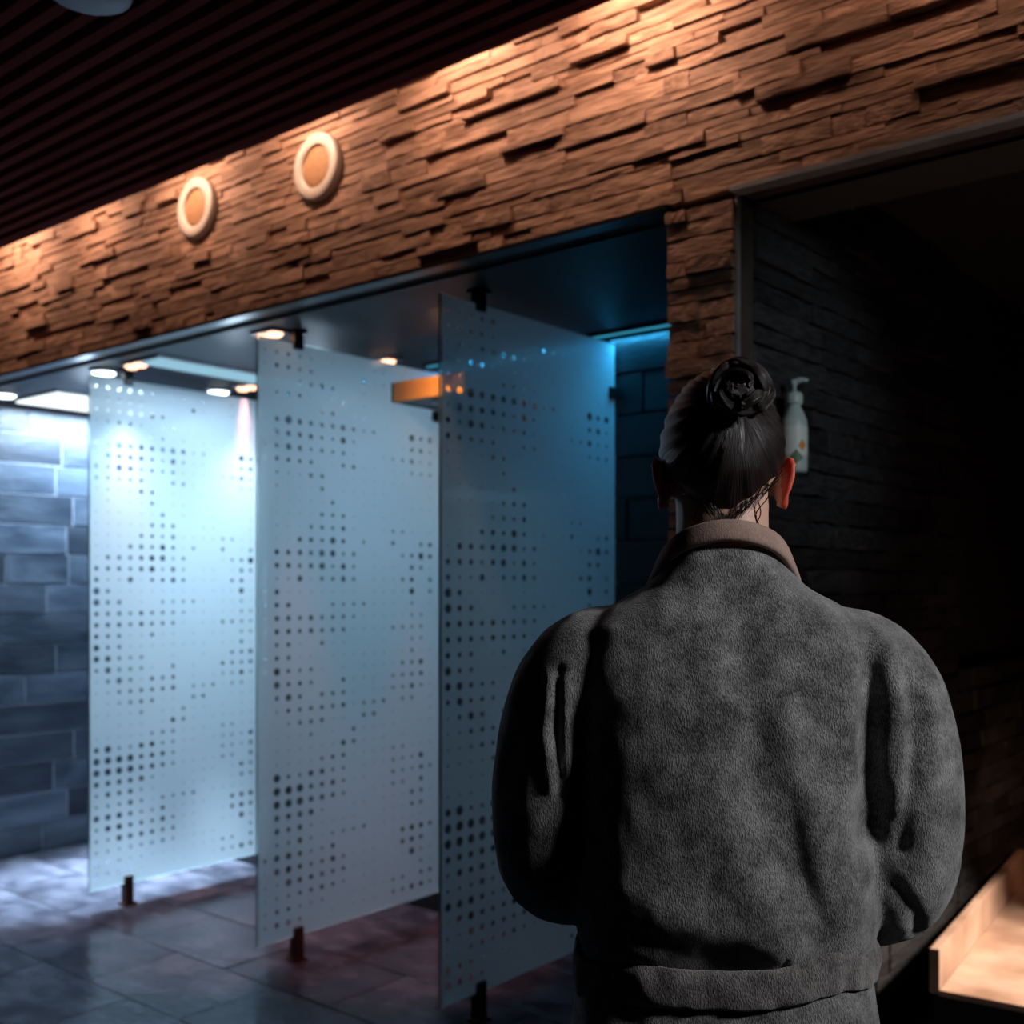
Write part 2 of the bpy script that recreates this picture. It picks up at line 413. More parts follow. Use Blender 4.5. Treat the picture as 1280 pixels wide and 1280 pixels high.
# floor tiles
def ft(seed):
    r = random.Random(seed); ms = []
    for i in range(4):
        bm = bmesh.new(); box(bm, -.5, .5, -.5, .5, -1, 0)
        for v in bm.verts:
            if v.co.z > -.5: v.co.z += r.uniform(-.12, .1)
        bmesh.ops.recalc_face_normals(bm, faces=bm.faces)
        me = bpy.data.meshes.new('tile'); bm.to_mesh(me); bm.free(); me.materials.append(M['floor_tile']); ms.append(me)
    W, H = .60, .40; y = .2; row = 0
    while y < 6.0-.01:
        x = -7.2+(row % 2)*.3
        ye = min(y+H, 6.0)
        while x < 1.2:
            xe = min(x+W, 2.3); cx, cy = (x+xe)/2, (y+ye)/2
            blocked = (XL-.1 < cx < XP1 and cy > YB+.1) or cx < XL-.4 and cy > 2.6 or cy > 5.0
            q = pix((cx, cy, 0))
            if not blocked and q and -300 < q[0] < 1500 and q[1] < 1500:
                o = bpy.data.objects.new('tile', r.choice(ms)); o.location = (cx, cy, 0); o.scale = (xe-x-.008, ye-y-.008, .012); link(o, floor)
            x += W
        y += H; row += 1
ft(8)

# ------------------------------------------------------------------ frosted glass shower screens
PAT = """44555000000000000
35555000050000000
22265640000000000
03550045000000000
00000550300000000
57977778745000968
58777548400000673
65874545200034744
66555005500000444
13226500000000000
02000500000000000
01100050000000000
11100555000000000
11105546000044000
01166585040050056
16666884500004596
66656847400000650
62271557500005605
96111111000000805
96600044440000400
66656555400000440
66656555000055440
65500500000000440
85500000000000500
88544000000005570
58554005000055560
15850555000044740
02555556044504400
00355500055000000
11114000500000000
00111007500000000
11111455000044000
79447744000044370
99996674000044365
99997764000044060
77777300000000650
47673000000000550
34474044450000000
88864460000006775
48865574000006760
44876655000000830
44465653000000040
86533300000044055
87750000000044764"""
PATR = [r for r in PAT.split('\n')]
PY0, PYP, PZ0, PZP = 2.684, 0.057, 2.391, 0.0518
Y0, Y1, Z0, Z1 = 2.65, 3.655, 0.10, 2.44
def film_mesh(firstcol, seed):
    r = random.Random(seed); bm = bmesh.new(); S = 12
    x = .0062
    ys = [PY0+PYP*(i-.5) for i in range(18)]; zs = [PZ0-PZP*(k-.5) for k in range(45)]
    ys[0] = Y0+.003
    cache = {}
    def V(y, z):
        k = (round(y, 5), round(z, 5))
        if k not in cache: cache[k] = bm.verts.new((x, y, z))
        return cache[k]
    for i in range(17):
        for k in range(44):
            d = int(PATR[k][i])
            if i == 0 and firstcol: d = d//2
            if d == 0 and r.random() < .6: d = 1
            a0, a1, b0, b1 = ys[i], ys[i+1], zs[k+1], zs[k]
            if d == 0:
                bm.faces.new((V(a0, b0), V(a1, b0), V(a1, b1), V(a0, b1))); continue
            cy, cz = PY0+PYP*i, PZ0-PZP*k; rad = (.0034, .0050, .0062, .0075, .0092, .0108, .0125, .0145, .0165)[d-1]
            if i == 0: cy = max(cy, Y0+.004+rad)
            ring = [bm.verts.new((x, cy+rad*math.cos(2*PI*(j+.5)/S), cz+rad*math.sin(2*PI*(j+.5)/S))) for j in range(S)]
            cn = [V(a1, b1), V(a0, b1), V(a0, b0), V(a1, b0)]
            for q in range(4):
                # corner q sits between ring indices
                s = [1, 4, 7, 10][q]
                c = cn[q]
                bm.faces.new((c, ring[(s-1) % S], ring[s % S]))
                nxt = cn[(q+1) % 4]
                for t in range(s, s+1):
                    bm.faces.new((c, ring[t % S], ring[(t+1) % S]))
                bm.faces.new((c, ring[(s+1) % S], ring[(s+2) % S], nxt))
    # margins
    for (a0, a1, b0, b1) in ((ys[0], ys[-1], zs[0], Z1-.002), (ys[0], ys[-1], Z0+.002, zs[-1]), (ys[-1], Y1-.002, Z0+.002, Z1-.002)):
        bm.faces.new([bm.verts.new(p) for p in ((x, a0, b0), (x, a1, b0), (x, a1, b1), (x, a0, b1))])
    return bm
def screen(X, label, fc, seed):
    t = thing('shower_screen', label, 'shower screen', (X, Y0, 0), 0, 'frosted screens between the showers')
    def P(name, bm, m, **k):
        bmesh.ops.translate(bm, verts=bm.verts, vec=(0, -Y0, 0)); return obj(name, bm, m, t, **k)
    bm = bmesh.new(); vs = box(bm, -.005, .005, Y0, Y1, Z0, Z1)
    bm.normal_update()
    for f in bm.faces: f.material_index = 0 if abs(f.normal.x) > .5 else 1
    P('glass_pane', bm, [M['glass'], M['glass_edge']])
    f = P('frosted_film', film_mesh(fc, seed), M['film'])
    bm = bmesh.new(); box(bm, -.018, .018, 2.822, 2.866, 2.415, ZL, bev=.004); box(bm, -.026, .026, 2.812, 2.876, ZL-.012, ZL-.001)
    P('ceiling_clamp', bm, M['black_metal'])
    bm = bmesh.new(); box(bm, -.020, .020, 2.822, 2.866, .008, .135, bev=.005); box(bm, -.03, .03, 2.812, 2.876, 0.001, .012)
    P('foot', bm, M['bronze'])
    for zz in (2.244,):
        bm = bmesh.new(); box(bm, -.022, .022, Y1-.045, YB, zz-.022, zz+.022, bev=.004)
        P('wall_clamp', bm, M['black_metal'])
    return t
screen(-4.675, 'tall frosted glass shower screen with dot pattern, palest and farthest left of the three', 0, 1)
screen(-3.458, 'tall frosted glass shower screen with dot pattern, middle one of the three', 1, 2)
screen(-2.500, 'tall frosted teal glass shower screen with dot pattern, nearest the robed person', 0, 3)

# ------------------------------------------------------------------ shower ceiling fittings
def downlight(x, y, label, warm, group):
    t = thing('downlight', label, 'downlight', (x, y, ZL), 0, group)
    if warm:
        bm = bmesh.new(); box(bm, -.075, .075, -.042, .042, -.012, -.001, bev=.004); obj('frame', bm, M['steel'], t)
        for sx in (-.034, .034):
            bm = bmesh.new(); lathe(bm, [(.031, -.0115), (.031, -.018), (.022, -.026)], 20, c=(sx, 0, 0)); obj('lens', bm, M['lens_warm'], t)
    else:
        bm = bmesh.new(); lathe(bm, [(.068, -.001), (.068, -.010), (.056, -.014)], 28); obj('frame', bm, M['steel'], t)
        bm = bmesh.new(); lathe(bm, [(.052, -.013), (.052, -.018), (.040, -.026)], 24); obj('lens', bm, M['lens_white'], t)
downlight(-3.546, 2.78, 'orange twin downlight over the front corner of the middle screen', True, 'warm shower downlights')
downlight(-3.588, 3.44, 'orange twin downlight above the wooden shower box', True, 'warm shower downlights')
downlight(-4.50, 2.78, 'orange twin downlight beside the ceiling clamp of the left screen', True, 'warm shower downlights')
downlight(-4.58, 3.45, 'orange twin downlight just left of the middle screen, partly hidden', True, 'warm shower downlights')
downlight(-4.77, 2.78, 'round white downlight at the front top corner of the left screen', False, 'white shower downlights')
downlight(-4.79, 3.43, 'round white downlight shining above the rear top of the left screen', False, 'white shower downlights')
downlight(-5.73, 2.78, 'round white downlight at the far left under the brick lintel', False, 'white shower downlights')
t = thing('ceiling_light', 'wide glowing white ceiling light along the top of the slate tile wall', 'ceiling light', (-5.66, 3.26, ZL))
obj('frame', bx(-.23, .23, -.36, .37, -.012, -.001, bev=.003), M['steel'], t)
obj('diffuser', bx(-.22, .22, -.35, .36, -.022, -.011, bev=.003), M['panel_light'], t)
t = thing('light_strip', 'pale blue light strip on the ceiling between the left and middle screens', 'light strip', (-4.35, 3.18, ZL))
obj('housing', bx(-.085, .085, -.44, .44, -.012, -.001, bev=.003), M['steel'], t)
obj('diffuser', bx(-.07, .07, -.42, .42, -.022, -.011, bev=.003), M['strip_light'], t)
t = thing('cove_light', 'cyan cove light strip along the top of the dark back wall', 'light strip', (-2.55, 3.635, ZL))
obj('housing', bx(-.97, .97, -.018, .012, -.016, -.001), M['black_metal'], t)
obj('diffuser', bx(-.95, .95, -.012, .006, -.020, -.014), M['cyan_strip'], t)
# wooden shower box between the middle and right screen
t = thing('shower_head_box', 'orange wooden overhead shower box between the middle and right screens', 'shower box', (-2.975, 3.5, 2.31))
obj('front_board', bx(-.44, -.04, -.17, -.15, -.045, .04, bev=.003), M['wood'], t)
obj('end_board', bx(-.45, -.44, -.17, .17, -.045, .04, bev=.003), M['black_metal'], t)
obj('underside', bx(-.44, -.04, -.15, .17, -.04, -.02), M['black_metal'], t)
bm = bmesh.new(); lathe(bm, [(.10, -.041), (.10, -.052), (.09, -.056)], 28, c=(-.24, 0, 0)); obj('spray_plate', bm, M['steel'], t)

# ------------------------------------------------------------------ round wall speakers
def wall_speaker(x, z, label):
    t = thing('wall_speaker', label, 'speaker', (x, WY-.030, z), 0, 'round cream ring speakers on the brick wall')
    bm = bmesh.new(); lathe(bm, [(.072, -.02), (.073, .012), (.080, .016), (.106, .016), (.113, .012), (.116, .006), (.116, -.024), (.072, -.024), (.072, -.02)], 48, 'Y', cap=False)
    obj('ring', bm, M['cream'], t, smooth=True)
    bm = bmesh.new(); lathe(bm, [(.0715, -.02), (.0715, .004), (.06, .008), (.03, .010), (.001, .0105)], 40, 'Y'); obj('grille', bm, M['grille'], t, smooth=True)
wall_speaker(-3.686, 2.946, 'round cream ring speaker on the brick wall, left one of the pair')
wall_speaker(-2.976, 2.934, 'round cream ring speaker on the brick wall, right one of the pair')
# disc under the slatted ceiling
d = 2.430; c = FW*d+RT*(-.925)
t = thing('ceiling_speaker', 'round grey disc fitting hanging under the dark slatted ceiling', 'ceiling fitting', (c.x, c.y, 2.851))
bm = bmesh.new(); lathe(bm, [(.060, .0), (.075, -.03), (.088, -.060), (.092, -.070), (.088, -.078)], 48); obj('rim', bm, M['grey_plastic'], t, smooth=False)
bm = bmesh.new(); lathe(bm, [(.080, -.0775), (.078, -.082), (.04, -.084), (.001, -.0845)], 40); obj('face', bm, M['grey_plastic'], t)

# ------------------------------------------------------------------ soap dispenser on the alcove wall
t = thing('soap_dispenser', 'white pump soap bottle mounted on the dark alcove wall', 'soap bottle', (XP1+.048, 2.79, 1.785))
bm = bmesh.new(); lathe(bm, [(.030, 0), (.034, .004), (.035, .012), (.035, .125), (.033, .142), (.024, .165), (.017, .178), (.016, .186)], 32)
obj('bottle', bm, M['bottle'], t, smooth=True)
bm = bmesh.new(); lathe(bm, [(.021, .184), (.023, .188), (.023, .208), (.019, .216), (.010, .219)], 24); obj('cap', bm, M['bottle'], t, smooth=True)
bm = bmesh.new(); lathe(bm, [(.006, .215), (.006, .236), (.010, .238), (.011, .248), (.007, .252)], 16)
tube(bm, [((.002, 0, .245), .009), ((.018, .002, .250), .0075), ((.034, .004, .247), .005)], 10); obj('pump', bm, M['bottle'], t, smooth=True)
def wrap(z0, z1, a0, a1, r, tri=False):
    bm = bmesh.new(); n = 10; A = []
    for i in range(n+1):
        a = a0+(a1-a0)*i/n; f = abs(2*i/n-1)
        zz0, zz1 = (z0+(z1-z0)*.35*f, z1-(z1-z0)*.6*f) if tri else (z0, z1)
        A.append([bm.verts.new((r*math.cos(a), r*math.sin(a), q)) for q in (zz0, zz1)])
    for a, b in zip(A, A[1:]): bm.faces.new((a[0], b[0], b[1], a[1]))
    return bm
obj('label', wrap(.045, .125, -2.4, .5, .0355), M['label'], t)
obj('orange_mark', wrap(.058, .088, -.85, -.15, .0358, True), M['orange_print'], t)
obj('green_mark', wrap(.022, .062, -1.5, -.45, .0359, True), M['green_print'], t)
bm = bmesh.new(); box(bm, -.048-.03, -.034, -.028, .028, -.006, .05, bev=.003); lathe(bm, [(.037, -.008), (.038, -.002)], 24); obj('holder', bm, M['black_metal'], t)

# ------------------------------------------------------------------ lit stone plinth in the alcove
t = thing('stone_plinth', 'low lit stone plinth with raised side curb in the dark alcove', 'plinth', (-1.155, 3.44, 0), math.radians(6))
bm = bmesh.new(); box(bm, .0, 1.5, 0, 1.55, .23, .25, bev=.004); obj('top_slab', bm, M['plinth'], t)
bm = bmesh.new(); box(bm, -.02, 1.49, .02, 1.53, .001, .229); obj('base', bm, M['black'], t)
bm = bmesh.new(); box(bm, -.03, .0, 0.0, 1.55, .236, .372, bev=.004); obj('curb', bm, M['plinth'], t)

# ------------------------------------------------------------------ person
ROT = math.radians(33.5)
pc = FW*1.5+RT*((903-640)/1389*1.5)
person = thing('person', 'person seen from behind in a grey fleece robe, dark hair in a bun', 'person', (pc.x, pc.y, 0), ROT)

def evaluated(name, bm, voxel, smooth_it, parent, mats):
    me = bpy.data.meshes.new(name); bmesh.ops.recalc_face_normals(bm, faces=bm.faces); bm.to_mesh(me); bm.free()
    o = bpy.data.objects.new(name, me); COL.objects.link(o)
    r = o.modifiers.new('remesh', 'REMESH'); r.mode = 'VOXEL'; r.voxel_size = voxel
    if smooth_it:
        s = o.modifiers.new('smooth', 'SMOOTH'); s.factor = .5; s.iterations = smooth_it
    dg = bpy.context.evaluated_depsgraph_get(); dg.update()
    m2 = bpy.data.meshes.new_from_object(o.evaluated_get(dg)); bpy.data.objects.remove(o)
    m2.name = name; m2.materials.clear()
    for x in mats: m2.materials.append(x)
    for p in m2.polygons: p.use_smooth = True
    o = bpy.data.objects.new(name, m2); link(o, parent); return o

def sstep(a, b, x):
    t = max(0, min(1, (x-a)/(b-a))); return t*t*(3-2*t)
def gs(x, s): return math.exp(-(x/s)**2)
HC = Vector((0, .015, 1.655))        # head centre
def head_point(d, off=0.0):
    """d = unit direction from the head centre; +y is the face"""
    x, y, z = d
    rx, ry, rz = .0755, .097, .112
    k = 1/math.sqrt((x/rx)**2+(y/ry)**2+(z/rz)**2)
    p = Vector((x*k, y*k, z*k))
    # jaw narrows, face flattens, chin comes forward, nape tucks in
    low = sstep(.0, -.11, p.z)
    p.x *= 1-.26*low
    if p.y > 0: p.y *= 1-.10*low+.0; p.y += .012*low
    else: p.y *= 1-.34*sstep(-.02, -.11, p.z)
    if p.y > 0:
        f = p.y/.095
        p.y += .022*gs(p.x, .011)*gs(p.z+.022, .020)*f      # nose
        p.y += .008*gs(p.x, .008)*gs(p.z-.000, .018)*f      # bridge
        p.y -= .009*(gs(p.x-.031, .016)+gs(p.x+.031, .016))*gs(p.z-.004, .013)*f   # eye sockets
        p.y += .005*gs(p.x, .05)*gs(p.z-.027, .010)*f       # brow
        p.y += .006*gs(p.x, .020)*gs(p.z+.058, .009)*f      # lips
        p.y -= .004*gs(p.x, .018)*gs(p.z+.059, .0025)*f
        p.y += .007*gs(p.x, .020)*gs(p.z+.092, .014)*f      # chin
        p.x += (.004*gs(p.z+.015, .02)*f)*(1 if p.x > 0 else -1)
    n = p.normalized()
    return HC+p+n*off
def sphere_grid(bm, fn, nu=64, nv=40):
    rows = []
    for j in range(nv+1):
        th = PI*(j+.001)/(nv+.002)
        rows.append([bm.verts.new(fn(Vector((math.sin(th)*math.cos(2*PI*i/nu), math.sin(th)*math.sin(2*PI*i/nu), math.cos(th))))) for i in range(nu)])
    for a, b in zip(rows, rows[1:]):
        for i in range(nu): bm.faces.new((a[i], a[(i+1) % nu], b[(i+1) % nu], b[i]))
    bm.faces.new(rows[0]); bm.faces.new(rows[-1][::-1])

bm = bmesh.new()
sphere_grid(bm, head_point)
tube(bm, [((0, .010, 1.60), .062), ((0, .004, 1.54), .062), ((0, -.002, 1.49), .064), ((0, 0, 1.45), .070)], 24)
for s in (-1, 1):
    # ear: helix tube, lobe, thin plate
    e = []
    for k in range(15):
        a = math.radians(-70+k*20.5)
        rr = 1.0
        e.append(((s*(.079+.009*max(0, -math.sin(a-1.9))+.001+.006*math.sin(a)), .000-.017*math.cos(a)*-1*-1+.002, 1.619+.032*math.sin(a)), .0046))
    tube(bm, e, 10)
    ball(bm, (s*.079, .002, 1.619), (.007, .016, .030), 14, 10, Matrix.Rotation(s*.35, 4, 'Z') @ Matrix.Rotation(s*.16, 4, 'Y'))
    ball(bm, (s*.082, -.002, 1.594), (.006, .010, .012), 12, 8)
# trunk
def loft(bm, secs, seg=40, ex=2.3):
    rings = []
    for z, a, bf, bb, cy in secs:
        ring = []
        for i in range(seg):
            t = 2*PI*i/seg; c, s = math.cos(t), math.sin(t)
            X = a*math.copysign(abs(c)**(2/ex), c); bbb = bf if s > 0 else bb
            ring.append(bm.verts.new((X, cy+bbb*math.copysign(abs(s)**(2/ex), s), z)))
        rings.append(ring)
    for a, b in zip(rings, rings[1:]):
        for i in range(seg): bm.faces.new((a[i], a[(i+1) % seg], b[(i+1) % seg], b[i]))
    bm.faces.new(rings[0][::-1]); bm.faces.new(rings[-1])
loft(bm, [(.86, .15, .09, .10, 0), (.92, .165, .10, .115, 0), (1.0, .14, .09, .09, 0), (1.08, .125, .085, .08, 0), (1.18, .135, .09, .085, 0), (1.28, .15, .10, .09, 0), (1.36, .16, .085, .085, 0), (1.42, .14, .065, .07, 0), (1.46, .08, .05, .055, 0)])
for s in (-1, 1):
    tube(bm, smoothpath([(s*.15, 0, 1.40), (s*.185, -.002, 1.33), (s*.205, -.005, 1.22), (s*.215, .0, 1.11), (s*.185, .075, 1.085), (s*.13, .16, 1.09), (s*.085, .215, 1.095)], 1) and
         [(Vector(p), r) for p, r in (((s*.15, 0, 1.405), .05), ((s*.185, -.002, 1.33), .048), ((s*.205, -.005, 1.22), .043), ((s*.215, .0, 1.11), .040), ((s*.185, .075, 1.085), .038), ((s*.13, .16, 1.09), .030), ((s*.085, .215, 1.095), .025))], 18)
    # hand: palm + fingers, one laid over the other in front of the belly
    zo = 1.095 + (.012 if s > 0 else -.012); yo = .235 + (.022 if s > 0 else -.008)
    ball(bm, (s*.055, yo, zo), (.046, .016, .038), 16, 10, Matrix.Rotation(s*-.25, 4, 'Z'))
    for q in range(4):
        z0 = zo+.029-.0195*q; L = (.062, .070, .066, .052)[q]
        tube(bm, [((s*.03, yo+.004, z0), .0088), ((s*(.018-L*.2), yo+.012, z0), .0084), ((s*(.018-L*.65), yo+.010, z0-.002), .0078), ((s*(.018-L), yo+.002, z0-.004), .0068)], 10)
    tube(bm, [((s*.07, yo, zo+.025), .012), ((s*.048, yo+.012, zo+.05), .0105), ((s*.024, yo+.014, zo+.058), .0088)], 10)
    # legs and feet
    tube(bm, [(Vector(p), r) for p, r in (((s*.085, 0, .90), .088), ((s*.09, 0, .72), .078), ((s*.09, .004, .52), .056), ((s*.088, -.004, .36), .054), ((s*.086, -.008, .22), .043), ((s*.085, -.01, .09), .033))], 20)
    ball(bm, (s*.085, -.02, .045), (.034, .04, .043)); ball(bm, (s*.09, .06, .034), (.040, .085, .032)); ball(bm, (s*.095, .125, .022), (.044, .045, .021))
    for q in range(5): tube(bm, [((s*(.060+.017*q), .14, .018), .010), ((s*(.060+.018*q), .178-.008*q, .014), .0095)], 8)

def skin_mat(name, c, sss, rad):
    m, nt, b = nodes(name)
    b.inputs['Base Color'].default_value = (*c, 1); b.inputs['Roughness'].default_value = .5
    b.inputs['Subsurface Weight'].default_value = sss; b.inputs['Subsurface Scale'].default_value = rad
    b.inputs['Subsurface Radius'].default_value = (1, .25, .1)
    nz = N(nt, 'ShaderNodeTexNoise'); nz.inputs['Scale'].default_value = 180
    tc = N(nt, 'ShaderNodeTexCoord'); nt.links.new(tc.outputs['Object'], nz.inputs['Vector'])
    bp = N(nt, 'ShaderNodeBump'); bp.inputs['Strength'].default_value = .15; bp.inputs['Distance'].default_value = .002
    nt.links.new(nz.outputs[0], bp.inputs['Height']); nt.links.new(bp.outputs[0], b.inputs['Normal'])
    return m
M['skin'] = skin_mat('skin', (.50, .29, .21), .25, .012)
M['ear'] = skin_mat('backlit_ear_skin', (.50, .085, .045), .6, .02)  # flushed, with light shining through the ears put into the red base colour
M['eye'] = mat('eye', (.8, .8, .8), None, .1)
body = evaluated('body', bm, .0042, 3, person, [M['skin'], M['ear']])
for p in body.data.polygons:
    c = p.center
    if abs(c.x) > .0765 and 1.57 < c.z < 1.67: p.material_index = 1
M['iris'] = mat('brown_iris', (.06, .03, .02), None, .15)
M['lip'] = skin_mat('lips', (.42, .16, .14), .2, .008)
M['brow'] = mat('brow_hair', (.02, .014, .012), None, .7)
def face_y(x, z):
    y = .06
    for _ in range(12):
        d = (Vector((x, y, z))-HC).normalized(); q = head_point(d); y += (q.y-y)*.8
    return y
for sd in (-1, 1):
    fy = face_y(sd*.031, 1.659)
    e = bmesh.new(); ball(e, (sd*.031, fy-.0030, 1.659), (.0125, .0085, .0062), 18, 12); eo = obj('eye', e, M['eye'], person, smooth=True)
    e = bmesh.new(); ball(e, (sd*.031, fy+.0042, 1.659), (.0045, .0022, .0045), 14, 8); obj('iris', e, M['iris'], eo, smooth=True)
    for up in (1, -1):
        e = bmesh.new(); tube(e, [((sd*(.0185+.0042*k), face_y(sd*(.0185+.0042*k), 1.659)+.0035, 1.659+up*.0058*math.sin(PI*k/6)), .0016) for k in range(7)], 8); obj('eyelid', e, M['skin'], person, smooth=True)
    e = bmesh.new(); tube(e, [((sd*(.014+.0055*k), face_y(sd*(.014+.0055*k), 1.680)+.001, 1.678+.004*math.sin(PI*k/7)), .0028-.0003*k) for k in range(7)], 8); obj('eyebrow', e, M['brow'], person, smooth=True)
    e = bmesh.new(); ball(e, (sd*.009, face_y(0, 1.630)-.012, 1.631), (.0065, .008, .006), 12, 8); obj('nostril', e, M['skin'], person, smooth=True)
for dz, rr in ((.0028, .0034), (-.0036, .0042)):
    e = bmesh.new(); tube(e, [((x, face_y(x, 1.596)-.0008, 1.596+dz*(1-(abs(x)/.024)**2)), rr*(1-.6*(abs(x)/.024)**2)) for x in [(-.022+.0044*k) for k in range(11)]], 10); obj('lip', e, M['lip'], person, smooth=True)

# ---- hair: cap hugging the skull, pulled up to a bun
BUN = HC+Vector((.012, -.096, .066))
def hair_mat():
    m, nt, b = nodes('dark_hair'); L = nt.links.new
    uv = N(nt, 'ShaderNodeUVMap'); mp = N(nt, 'ShaderNodeMapping'); mp.inputs['Scale'].default_value = (70, 2.0, 1)
    L(uv.outputs[0], mp.inputs[0]); nz = N(nt, 'ShaderNodeTexNoise'); nz.inputs['Scale'].default_value = 1; nz.inputs['Detail'].default_value = 4
    L(mp.outputs[0], nz.inputs['Vector'])
    mx = N(nt, 'ShaderNodeMix', data_type='RGBA'); mx.inputs[6].default_value = (.003, .0025, .0025, 1); mx.inputs[7].default_value = (.020, .012, .010, 1)
    L(nz.outputs[0], mx.inputs[0]); L(mx.outputs[2], b.inputs['Base Color'])
    b.inputs['Roughness'].default_value = .38; b.inputs['Specular IOR Level'].default_value = .35
    bp = N(nt, 'ShaderNodeBump'); bp.inputs['Strength'].default_value = .8; bp.inputs['Distance'].default_value = .004
    L(nz.outputs[0], bp.inputs['Height']); L(bp.outputs[0], b.inputs['Normal']); return m
M['hair'] = hair_mat()
def hairline(d):
    # >0 where hair grows
    az = math.atan2(d.x, -d.y)       # 0 at the back
    a = abs(az)
    # lower limit of elevation as a function of azimuth
    el = math.asin(max(-1, min(1, d.z)))
    if a < .35: lim = -.92+.35*a/.35*.5
    elif a < 1.25: lim = -.745+(a-.35)/.9*.45
    elif a < 1.75: lim = -.295+(a-1.25)/.5*.45
    else: lim = .155+(a-1.75)/1.4*.45
    return el-lim
bm = bmesh.new(); rows = []; nu, nv = 160, 90
for j in range(nv+1):
    th = PI*(j+.001)/(nv+.002); row = []
    for i in range(nu):
        d = Vector((math.sin(th)*math.cos(2*PI*i/nu), math.sin(th)*math.sin(2*PI*i/nu), math.cos(th)))
        h = hairline(d); off = -.006+.015*sstep(-.03, .16, h)
        q = head_point(d)
        rel = q-BUN; ang = math.atan2(rel.x, rel.z)
        off += .0012*math.sin(ang*34+2*noise.noise(rel*20))*sstep(0, .15, h)
        off += .0022*noise.noise(Vector((ang*7, rel.length*6, 3)))*sstep(0, .1, h)
        row.append(bm.verts.new(head_point(d, off)))
    rows.append(row)
for a, b in zip(rows, rows[1:]):
    for i in range(nu):
        bm.faces.new((a[i], a[(i+1) % nu], b[(i+1) % nu], b[i]))
bm.faces.new(rows[0])
dead = [v for v in bm.verts if hairline((v.co-HC).normalized()) < -.30]
bmesh.ops.delete(bm, geom=dead, context='VERTS')
uvl = bm.loops.layers.uv.new('UVMap')
for f in bm.faces:
    cc = math.atan2(f.calc_center_median().x-BUN.x, f.calc_center_median().z-BUN.z)
    for lp in f.loops:
        rel = lp.vert.co-BUN; a = math.atan2(rel.x, rel.z)
        if a-cc > PI: a -= 2*PI
        if a-cc < -PI: a += 2*PI
        lp[uvl].uv = (a, rel.length*6)
hair = obj('hair', bm, M['hair'], person, smooth=True)
# bun: a coiled knot of thick strands
bm = bmesh.new(); r = random.Random(5)
def uvtube(bm, pts, seg=10):
    n0 = len(bm.verts); tube(bm, pts, seg)
bc = BUN+Vector((0, -.020, .004))
ball(bm, bc, (.030, .022, .025), 24, 16)
for q in range(13):
    tilt = Matrix.Rotation(r.uniform(-.7, .7), 3, 'X') @ Matrix.Rotation(r.uniform(-.5, .5), 3, 'Z')
    R0 = r.uniform(.020, .033); ph = r.uniform(0, 6.28); span = r.uniform(2.2, 4.4); pts = []
    yo = r.uniform(-.018, .012)
    for k in range(22):
        a = ph+span*k/21
        v = Vector((R0*math.cos(a)*1.12, yo+.006*math.sin(2*a+q), R0*math.sin(a)*1.12))
        pts.append((bc+tilt @ v, r.uniform(.0062, .0066)*(.55+.45*math.sin(PI*min(1, max(.08, k/21)))) + .001))
    tube(bm, pts, 9)
for q in range(5):
    a = r.uniform(0, 6.28); pts = []
    for k in range(10):
        tt = k/9; pts.append((bc+Vector((math.cos(a)*(.012+.030*tt), -.02+.010*tt, math.sin(a)*(.010+.026*tt)+.006*math.sin(tt*5))), .0030*(1-.6*tt)))
    tube(bm, pts, 6)
uvl = bm.loops.layers.uv.new('UVMap')
for f in bm.faces:
    for lp in f.loops:
        rel = lp.vert.co-bc; lp[uvl].uv = (rel.length*30, math.atan2(rel.x, rel.z))
obj('bun', bm, M['hair'], hair, smooth=True)
# wisps at the nape
bm = bmesh.new(); r = random.Random(9)
for q in range(240):
    az = r.gauss(.1, .55)
    if abs(az) > 1.3: continue
    a = abs(az)
    lim = -.92+.35*a/.35*.5 if a < .35 else -.745+(a-.35)/.9*.45
    el = lim+r.uniform(-.02, .14)
    d = Vector((math.sin(az)*math.cos(el), -math.cos(az)*math.cos(el), math.sin(el))); pts = []
    L = r.uniform(.010, .030); dx = r.uniform(-.35, .15)*(1 if az > 0 else -1)
    for k in range(7):
        tt = k/6; e2 = el-tt*L/.10; a2 = az+dx*L*tt*tt*8
        d2 = Vector((math.sin(a2)*math.cos(e2), -math.cos(a2)*math.cos(e2), math.sin(e2)))
        p = head_point(d2, .0075*(1-tt)+.0015)
        if p.z < 1.60: p = Vector((p.x, min(p.y, -.062*math.sqrt(max(0, 1-(p.x/.066)**2))-.001), p.z))
        pts.append((p, .00055*(1-.7*tt)))
    tube(bm, pts, 4)
for (xx, amp) in ((.052, .006), (.048, -.004), (-.03, .003)):
    pts = []
    for k in range(16):
        tt = k/15; pts.append((Vector((xx+amp*math.sin(tt*9)-.012*tt, -.048+.012*tt-.0, 1.612-.072*tt)), .0008))
    tube(bm, pts, 5)
obj('loose_hair', bm, M['hair'], hair)

